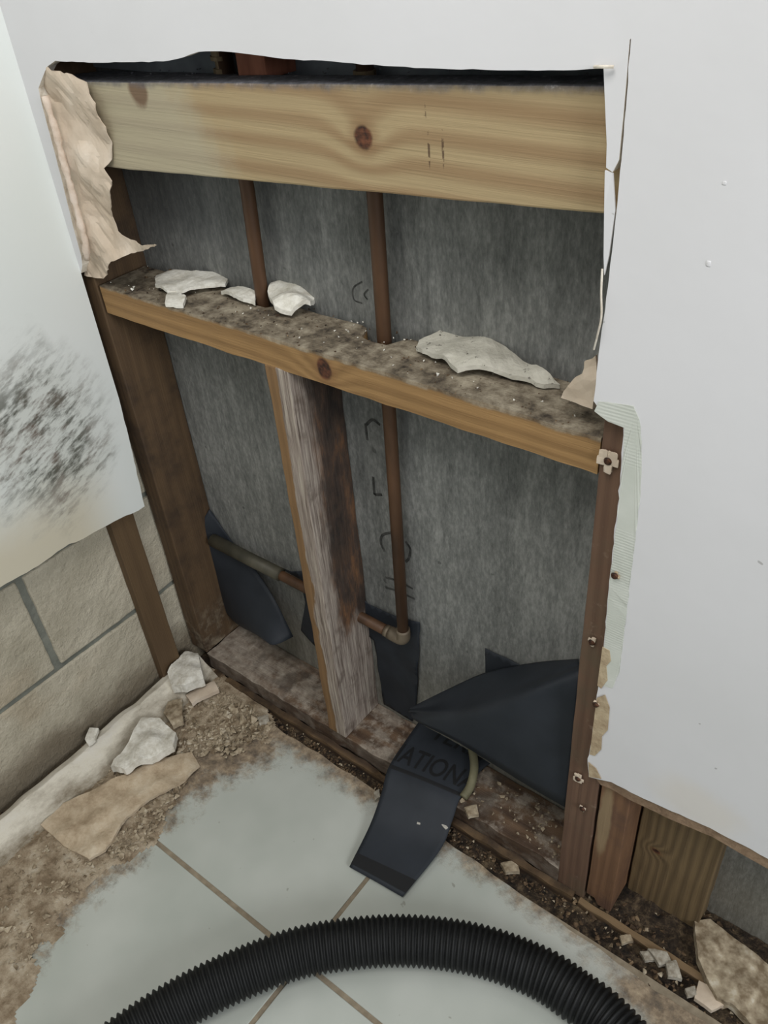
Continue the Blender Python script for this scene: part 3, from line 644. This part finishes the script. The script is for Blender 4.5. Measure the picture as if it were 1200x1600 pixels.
# ---------------------------------------------------------------- PLASTER PIECES on the blocking
GYP = m_core('white_gypsum', (230, 227, 216), (190, 184, 168))
def m_gdirty():
    m = Mat('speckled_gypsum'); c = m.ramp(m.noise(40, detail=4), [(.3, rgb(178, 174, 160)), (.7, rgb(208, 204, 190))]); s_ = m.step(m.noise(130, detail=5, rough=.7), .60, .66)
    return m.done(m.mix(m.mul(s_, .85), c, rgb(60, 50, 42)), .95, h=m.noise(120), dist=.003)
GDIRTY = m_gdirty()
def flat_piece(poly, z, th, mat, name, label, cat='plaster piece', seed=0, bump=.004, step=.006, group=None):
    pts = [U(a, c, 'Z', z) for a, c in poly]
    c = sum(pts, Vector()) / len(pts); R_ = max((p - c).length for p in pts)
    b = slab(ragged(pts, step, step * .22, seed), (0, 0, 1), th, grid=max(.005, step), fn=lambda p: Vector((0, 0, bump * n3(p, 35, seed) + bump * (1 - ((p - c).length / R_) ** 2))))
    o = link(name, b, mat, loc=(c.x, c.y, z - th)); tag(o, label, cat, group); return o
ZN = .7672
flat_piece([(243, 428), (262, 423), (300, 430), (335, 430), (356, 437), (352, 446), (320, 450), (290, 457), (262, 459), (243, 448)], ZN + .003, .004, GYP, 'plaster_piece', 'smooth white plaster piece on the left part of the blocking', seed=1, bump=.006)
flat_piece([(262, 460), (272, 456), (291, 464), (285, 474), (258, 475)], ZN + .004, .005, GYP, 'plaster_piece', 'small white plaster chip just below the smooth left piece', seed=2, step=.004)
flat_piece([(345, 455), (360, 449), (380, 452), (400, 460), (398, 472), (380, 470), (362, 462)], ZN + .004, .005, GYP, 'plaster_piece', 'thin white plaster sliver left of the upper pipe\'s foot', seed=3, step=.004)
flat_piece([(420, 468), (430, 452), (455, 444), (495, 444), (494, 468), (486, 482), (455, 490), (430, 487)], ZN + .004, .006, GYP, 'plaster_piece', 'cream crumpled plaster lump right of the upper pipe\'s foot', seed=4, bump=.016)
flat_piece([(650, 545), (655, 533), (690, 524), (715, 530), (745, 537), (790, 555), (830, 578), (875, 601), (850, 602), (790, 588), (740, 583), (715, 585), (690, 565), (660, 555)], ZN + .003, .005, GDIRTY, 'plaster_piece', 'large speckled grey plaster slab on the right half of the blocking', seed=5, bump=.008)
def crumbs(name, pts_fn, n, smin, smax, mat, seed, loc=(0, 0, 0), label='', cat='debris', cut=None):
    rnd = random.Random(seed); bms = bmesh.new()
    for i in range(n):
        p = pts_fn(rnd); s = rnd.uniform(smin, smax) * (1 if rnd.random() < .85 else 1.6)
        a = [Vector((rnd.uniform(-1, 1), rnd.uniform(-1, 1), rnd.uniform(-.6, .6))).normalized() * s for _ in range(6)]
        vs = [bms.verts.new(Vector(p) + q) for q in a]
        try:
            r_ = bmesh.ops.convex_hull(bms, input=vs)
            bad = [g for g in r_['geom_interior'] + r_['geom_unused'] if isinstance(g, bmesh.types.BMVert)]
            if bad: bmesh.ops.delete(bms, geom=list(set(bad)), context='VERTS')
        except Exception: pass
    o = link(name, bms, mat, loc=loc); tag(o, label, cat, kind='stuff'); return o
m = Mat('brown_crumb'); CRB = m.done(m.ramp(m.noise(90, detail=3), [(.35, rgb(48, 36, 26)), (.6, rgb(104, 84, 62)), (.75, rgb(150, 130, 102))]), .95)
m = Mat('pale_crumb'); CRP = m.done(m.ramp(m.noise(70, detail=3), [(.35, rgb(120, 104, 82)), (.6, rgb(176, 162, 138)), (.75, rgb(206, 198, 180))]), .95)
crumbs('crumbs', lambda r: (r.uniform(-.16, .56), abs(r.gauss(.075, .03)) % .085, ZN - .003), 260, .0006, .0018, CRB, 1, (.2, .04, ZN), 'brown crumbs scattered on top of the blocking')
crumbs('crumbs', lambda r: (r.uniform(-.16, .56), r.uniform(.01, .085), ZN - .002), 90, .0006, .0017, GYP, 2, (.2, .04, ZN), 'white plaster crumbs scattered on top of the blocking')
crumbs('crumbs', lambda r: (lambda x: (x, r.uniform(.003, .085), lerp(zt0, zt1, (x - bx0) / (bx1 - bx0)) - .003))(r.uniform(-.1, .56)), 160, .0008, .0018, DUSTY, 3, (.2, .04, 1.03), 'grey and white crumbs along the top of the pale board')

# ---------------------------------------------------------------- SCREWS on the right stud
m = Mat('rusty_screw'); RUST = m.done(m.ramp(m.noise(200), [(.4, rgb(40, 26, 20)), (.65, rgb(96, 62, 42))]), .7, .3)
for i, (px, py, y_, lab) in enumerate([(951, 719, -.002, 'rusty screw with torn paper at the right end of the blocking'), (962, 898, -.014, 'rusty screw in the joint band beside the edge stud\'s middle'), (926, 1002, -.002, 'rusty screw in the edge stud above the black flap\'s level'),
                                  (932, 1099, -.015, 'rusty screw at the tan torn patch beside the black flap'), (904, 1215, -.002, 'rusty screw with white paper at the drywall\'s lower corner'), (911, 1262, -.002, 'rusty screw low on the edge stud below the drywall corner')]):
    p = U(px, py, 'Y', y_); r_ = empty('drywall_screw', p, label=lab, cat='screw')
    h_ = bmesh.new(); bmesh.ops.create_cone(h_, cap_ends=True, segments=14, radius1=.004, radius2=.0028, depth=.002); bmesh.ops.rotate(h_, matrix=Matrix.Rotation(math.radians(90), 3, 'X'), verts=h_.verts)
    bmesh.ops.translate(h_, vec=p + Vector((0, -.0030, 0)), verts=h_.verts); link('head', h_, RUST, r_, loc=p, smooth=False)
    s_ = [.012, .005, .006, .004, .008, .005][i]; ring = bmesh.new()
    for k in range(5 if i in (0, 4) else 3):
        a = k * 2.4 + i * 1.3; q = p + Vector((math.cos(a) * s_ * .55, -.001, math.sin(a) * s_ * .7))
        t_ = lump(q, (s_ * .55, .0012 + .0006 * (k % 3), s_ * (.5 + .12 * (k % 3))), i * 7 + k, 2, 0, .7); me_ = bpy.data.meshes.new('tmp'); t_.to_mesh(me_); t_.free(); ring.from_mesh(me_); bpy.data.meshes.remove(me_)
    link('torn_rim', ring, PAPER if i != 1 else BROWNPAPER, r_, loc=p)

# ---------------------------------------------------------------- DIRT BEDS
def bed(name, x0, x1, y0, y1, hf, mat, step, label):
    bm = bmesh.new(); nx, ny = int((x1 - x0) / step), int((y1 - y0) / step); g = {}
    for i in range(nx + 1):
        for j in range(ny + 1):
            x = lerp(x0, x1, i / nx); y = lerp(y0, y1, j / ny); g[i, j] = bm.verts.new((x, y, hf(x, y)))
    for i in range(nx):
        for j in range(ny):
            q = [g[i, j], g[i + 1, j], g[i + 1, j + 1], g[i, j + 1]]
            if max(v.co.z for v in q) > -.0118: bm.faces.new(q)
    bmesh.ops.delete(bm, geom=[v for v in bm.verts if not v.link_faces], context='VERTS')
    o = link(name, bm, mat, loc=((x0 + x1) / 2, (y0 + y1) / 2, 0), smooth=True); tag(o, label, 'dirt', kind='stuff'); return o
def trench(x, y):
    e = edgeY(x); n_ = NZ.fractal(Vector((x, y, 0)) * 40, 1, 2, 5)
    h_ = -.009 + .004 * n_
    if y < e + .012: h_ += .004 * max(0, n3((x, y, 0), 14, 2))
    if y > 0: h_ += .004
    return max(h_, -.0119)
bed('dirt', -.2, .60, -.058, .0, trench, DIRT, .004, 'dark damp dirt in the gap between tiles and sill plate')
bed('dirt', .60, 1.6, -.075, .088, lambda x, y: trench(x, y) + (.006 * max(0, 1 - abs(y - .05) / .05)) + .004 * NZ.fractal(Vector((x, y, 3)) * 70, 1, 2, 4), DIRT, .004, 'dark damp dirt and rubble under the drywall\'s bottom edge at right')
def m_sludge():
    m = Mat('tan_plaster_sludge'); n = m.noise(26, detail=7, rough=.7)
    c = m.ramp(n, [(.30, rgb(104, 88, 68)), (.43, rgb(144, 126, 102)), (.57, rgb(182, 166, 142)), (.72, rgb(206, 196, 176))])
    return m.done(c, .9, h=m.noise(110, detail=6, rough=.75), dist=.005, strength=.9)
SLUDGE = m_sludge()
def xlim(y):
    P_ = [(-.9, .11), (-.62, .10), (-.53, .045), (-.45, .005), (-.38, .01), (-.30, .03), (-.22, .0), (-.16, -.03), (-.10, .01), (-.06, .045), (0, .03)]
    for a, b_ in zip(P_, P_[1:]):
        if a[0] <= y <= b_[0]: return lerp(a[1], b_[1], (y - a[0]) / (b_[0] - a[0]))
    return .03
def left_h(x, y):
    n_ = NZ.fractal(Vector((x, y, 1)) * 28, 1, 2, 6); d = (xlim(y) - x) + .022 * n_
    if y > -.035: d -= (y + .035) * 2.0
    if d < 0: return -.03
    return .0007 + min(.006, d * .10) * (.55 + .8 * abs(n_)) + .003 * max(0, NZ.fractal(Vector((x, y, 7)) * 60, 1, 2, 4))
def bed2():
    x0, x1, y0, y1, st = -.212, .16, -.85, -.002, .0035
    bm = bmesh.new(); nx, ny = int((x1 - x0) / st), int((y1 - y0) / st); g = {}
    H = {(i, j): left_h(x0 + i * st, y0 + j * st) for i in range(nx + 1) for j in range(ny + 1)}
    def V(i, j):
        if (i, j) not in g: g[i, j] = bm.verts.new((x0 + i * st, y0 + j * st, max(H[i, j], .0001)))
        return g[i, j]
    for i in range(nx):
        for j in range(ny):
            if sum(H[q] > 0 for q in ((i, j), (i + 1, j), (i + 1, j + 1), (i, j + 1))) >= 2: bm.faces.new((V(i, j), V(i + 1, j), V(i + 1, j + 1), V(i, j + 1)))
    o = link('plaster_sludge', bm, SLUDGE, loc=(-.1, -.3, 0), smooth=True); tag(o, 'tan plaster sludge spread over the tiles along the block wall', 'debris', kind='stuff')
bed2()
# long white strip at the foot of the block wall
def m_strip():  # lit cream top edge and shaded grey foot painted by height, over mottled dirt
    m = Mat('dirty_shaded_strip'); c = m.ramp(m.add(m.mul(m.noise(26, m.scaled((1, .5, 1)), detail=7, rough=.7), .75), m.mul(m.z, 9.0)), [(.36, rgb(118, 106, 86)), (.48, rgb(172, 164, 148)), (.62, rgb(212, 206, 190)), (.8, rgb(216, 212, 202))])
    return m.done(c, .85, h=m.noise(60, detail=5), dist=.004)
STRIP = m_strip()
b = hexa([(-.150, -.75, .004), (-.128, -.75, .004), (-.128, -.010, .004), (-.158, -.010, .004), (-.192, -.75, .028), (-.176, -.75, .034), (-.180, -.010, .036), (-.196, -.010, .030)], n=(5, 90, 6), amp=.0035, seed=40, scale=28)
o = link('drywall_strip', b, STRIP, loc=(-.17, -.35, .004), smooth=True, bevel=.001); tag(o, 'long dirty white drywall strip lying along the foot of the block wall', 'drywall strip')
m = Mat('tan_mottled_paper'); TANP = m.done(m.ramp(m.noise(30, detail=7, rough=.7), [(.3, rgb(150, 130, 104)), (.5, rgb(186, 168, 142)), (.7, rgb(206, 192, 168))]), .92, h=m.noise(60, detail=6), dist=.004)
m = Mat('dull_chip'); CHIP = m.done(m.ramp(m.noise(90, detail=4), [(.35, rgb(128, 118, 102)), (.65, rgb(186, 180, 166))]), .95, h=m.noise(150), dist=.003)
pieces = [
 ([(64, 1290), (100, 1257), (150, 1235), (200, 1212), (255, 1186), (300, 1176), (312, 1196), (280, 1228), (235, 1250), (200, 1278), (165, 1330), (140, 1344), (100, 1322)], .009, .0055, TANP, 'large tan flat drywall piece lying on the sludge by the tiles', .006),
 ([(172, 1196), (195, 1170), (205, 1158), (222, 1122), (250, 1124), (276, 1148), (272, 1170), (245, 1182), (225, 1190), (195, 1204)], .034, .016, GYP, 'white gypsum chunk resting on the drywall strip', .010),
 ([(133, 1156), (140, 1137), (154, 1138), (148, 1156), (138, 1164)], .045, .006, GYP, 'little white chip standing behind the drywall strip', .002),
 ([(262, 1095), (285, 1092), (286, 1128), (270, 1136), (256, 1115)], .022, .010, CRP, 'rounded tan lump right of the white gypsum chunk', .006),
 ([(290, 1085), (335, 1065), (342, 1078), (300, 1100)], .018, .008, PAPER, 'brown-tan splinter piece at the corner end of the sludge', .004),
 ([(262, 1052), (290, 1020), (310, 1022), (318, 1060), (290, 1075), (268, 1072)], .045, .020, GYP, 'dirty white plaster clod in the corner at the furring strip\'s foot', .010),
 ([(1085, 1440), (1110, 1436), (1140, 1462), (1200, 1510), (1240, 1560), (1230, 1640), (1185, 1610), (1140, 1570), (1120, 1560), (1090, 1500)], .016, .016, CRP, 'big pale crumbling board piece lying in the dirt at lower right', .006),
 ([(1092, 1532), (1118, 1546), (1135, 1570), (1112, 1580), (1085, 1560)], .006, .008, PAPER, 'flat tan chip in front of the big pale piece', .003),
 ([(1000, 1486), (1022, 1488), (1028, 1500), (1008, 1502)], .004, .006, CHIP, 'whitish chip on the tile edge left of the big pale piece', .003),
 ([(1012, 1482), (1042, 1488), (1050, 1504), (1030, 1508)], .010, .008, CHIP, 'bright white angular chip in the dirt beside the tan batten', .003),
 ([(1040, 1506), (1056, 1500), (1066, 1530), (1044, 1526)], .010, .008, CHIP, 'upright whitish chip below the bright angular one', .003),
 ([(1070, 1545), (1086, 1540), (1088, 1556), (1074, 1558)], .006, .006, CHIP, 'small white chip at the tip of the flat tan one', .003),
 ([(968, 1462), (985, 1460), (990, 1470), (972, 1474)], .004, .006, CRP, 'tan pebble-like chip left along the tile edge', .003),
 ([(402, 1120), (418, 1116), (421, 1128), (406, 1133)], .010, .009, CHIP, 'cream pebble on the tile edge near the left bay', .003),
 ([(782, 1348), (808, 1345), (812, 1362), (790, 1364)], .002, .008, CRP, 'tan flat pebble in the dirt gap below the right bay', .003),
 ([(725, 1262), (745, 1258), (748, 1272), (732, 1276)], .046, .008, CRP, 'tan pebble on the sill beside the olive tube', .003),
 ([(584, 1238), (592, 1232), (594, 1245), (586, 1250)], .006, .008, CHIP, 'white pebble left of the hanging liner strip', .002),
]
for i, (poly, z, th, mt, lab, bp) in enumerate(pieces):
    flat_piece(poly, z, th, mt, 'plaster_piece', lab, seed=20 + i, bump=bp, step=.005 if i < 2 or i == 6 else .003)
crumbs('crumbs', lambda r: (r.uniform(-.15, .60), r.uniform(-.034, -.013), -.006), 700, .0008, .003, CRB, 5, (.2, -.03, 0), 'brown crumbs filling the gap between tiles and sill plate')
crumbs('crumbs', lambda r: (r.uniform(-.15, .60), r.uniform(-.036, -.012), -.004), 90, .0008, .0028, CRP, 6, (.2, -.03, 0), 'pale crumbs in the gap between tiles and sill plate')
crumbs('crumbs', lambda r: (r.uniform(.60, 1.1), r.uniform(-.055, .08), -.004), 900, .001, .0045, CRB, 7, (.8, 0, 0), 'brown rubble crumbs in the dirt at lower right')
crumbs('crumbs', lambda r: (r.uniform(.60, 1.1), r.uniform(-.055, .08), -.002), 130, .001, .0035, CRP, 8, (.8, 0, 0), 'pale rubble crumbs in the dirt at lower right')
crumbs('crumbs', lambda r: (lambda y: (r.uniform(-.16, xlim(y) - .005), y, .006))(r.uniform(-.55, -.03)), 900, .0012, .0046, CRP, 9, (-.05, -.3, 0), 'pale plaster crumbs strewn over the sludge at left')
crumbs('crumbs', lambda r: (lambda y: (xlim(y) - r.uniform(.0, .05), y, .005))(r.uniform(-.36, -.05)), 420, .0012, .0058, CRP, 19, (.0, -.2, 0), 'pale crumbs along the ragged front edge of the sludge')
crumbs('crumbs', lambda r: (r.uniform(-.14, .03), r.uniform(-.13, -.03), .006), 420, .0015, .0065, CRP, 10, (-.05, -.08, 0), 'tan plaster crumbs heaped in the corner')
crumbs('crumbs', lambda r: (r.uniform(-.21, -.175), r.uniform(-.5, -.01), .01), 260, .0012, .004, CRB, 11, (-.1, -.2, 0), 'brown crumbs along the foot of the block wall')
crumbs('crumbs', lambda r: (r.uniform(.30, .56), r.uniform(.01, .08), .0395), 130, .001, .0035, CRP, 12, (.45, .04, .04), 'pinkish crumbs on the sill plate in the right bay')

# ---------------------------------------------------------------- HOSE
m = Mat('black_ribbed_plastic'); HOSE = m.done(m.ramp(m.noise(60), [(.3, rgb(18, 19, 19)), (.7, rgb(28, 29, 29))]), .6, spec=.35)
hp = [U(60, 1760, 'Z', .034), U(140, 1670, 'Z', .034), U(235, 1598, 'Z', .034), U(335, 1540, 'Z', .034), U(454, 1492, 'Z', .034), U(550, 1474, 'Z', .034), U(645, 1470, 'Z', .034), U(745, 1484, 'Z', .034), U(838, 1517, 'Z', .034), U(900, 1556, 'Z', .034), U(953, 1598, 'Z', .034), U(1030, 1690, 'Z', .034), U(1080, 1800, 'Z', .034)]
cp = catmull(hp, 40); L_ = [0]
for a, b_ in zip(cp, cp[1:]): L_.append(L_[-1] + (b_ - a).length)
pitch = .0078; ns = int(L_[-1] / pitch) * 6; path = []; j = 0
for i in range(ns + 1):
    s_ = L_[-1] * i / ns
    while j < len(L_) - 2 and L_[j + 1] < s_: j += 1
    path.append(lerp(cp[j], cp[j + 1], (s_ - L_[j]) / max(1e-9, L_[j + 1] - L_[j])))
prof = [.0, .55, 1, 1, .55, .0]
o = link('vacuum_hose', tube(path, lambda i: .0285 + .0042 * prof[i % 6], 40), HOSE, loc=hp[6] - Vector((0, 0, .034)), smooth=True)
tag(o, 'black corrugated vacuum hose curving across the floor tiles', 'hose')
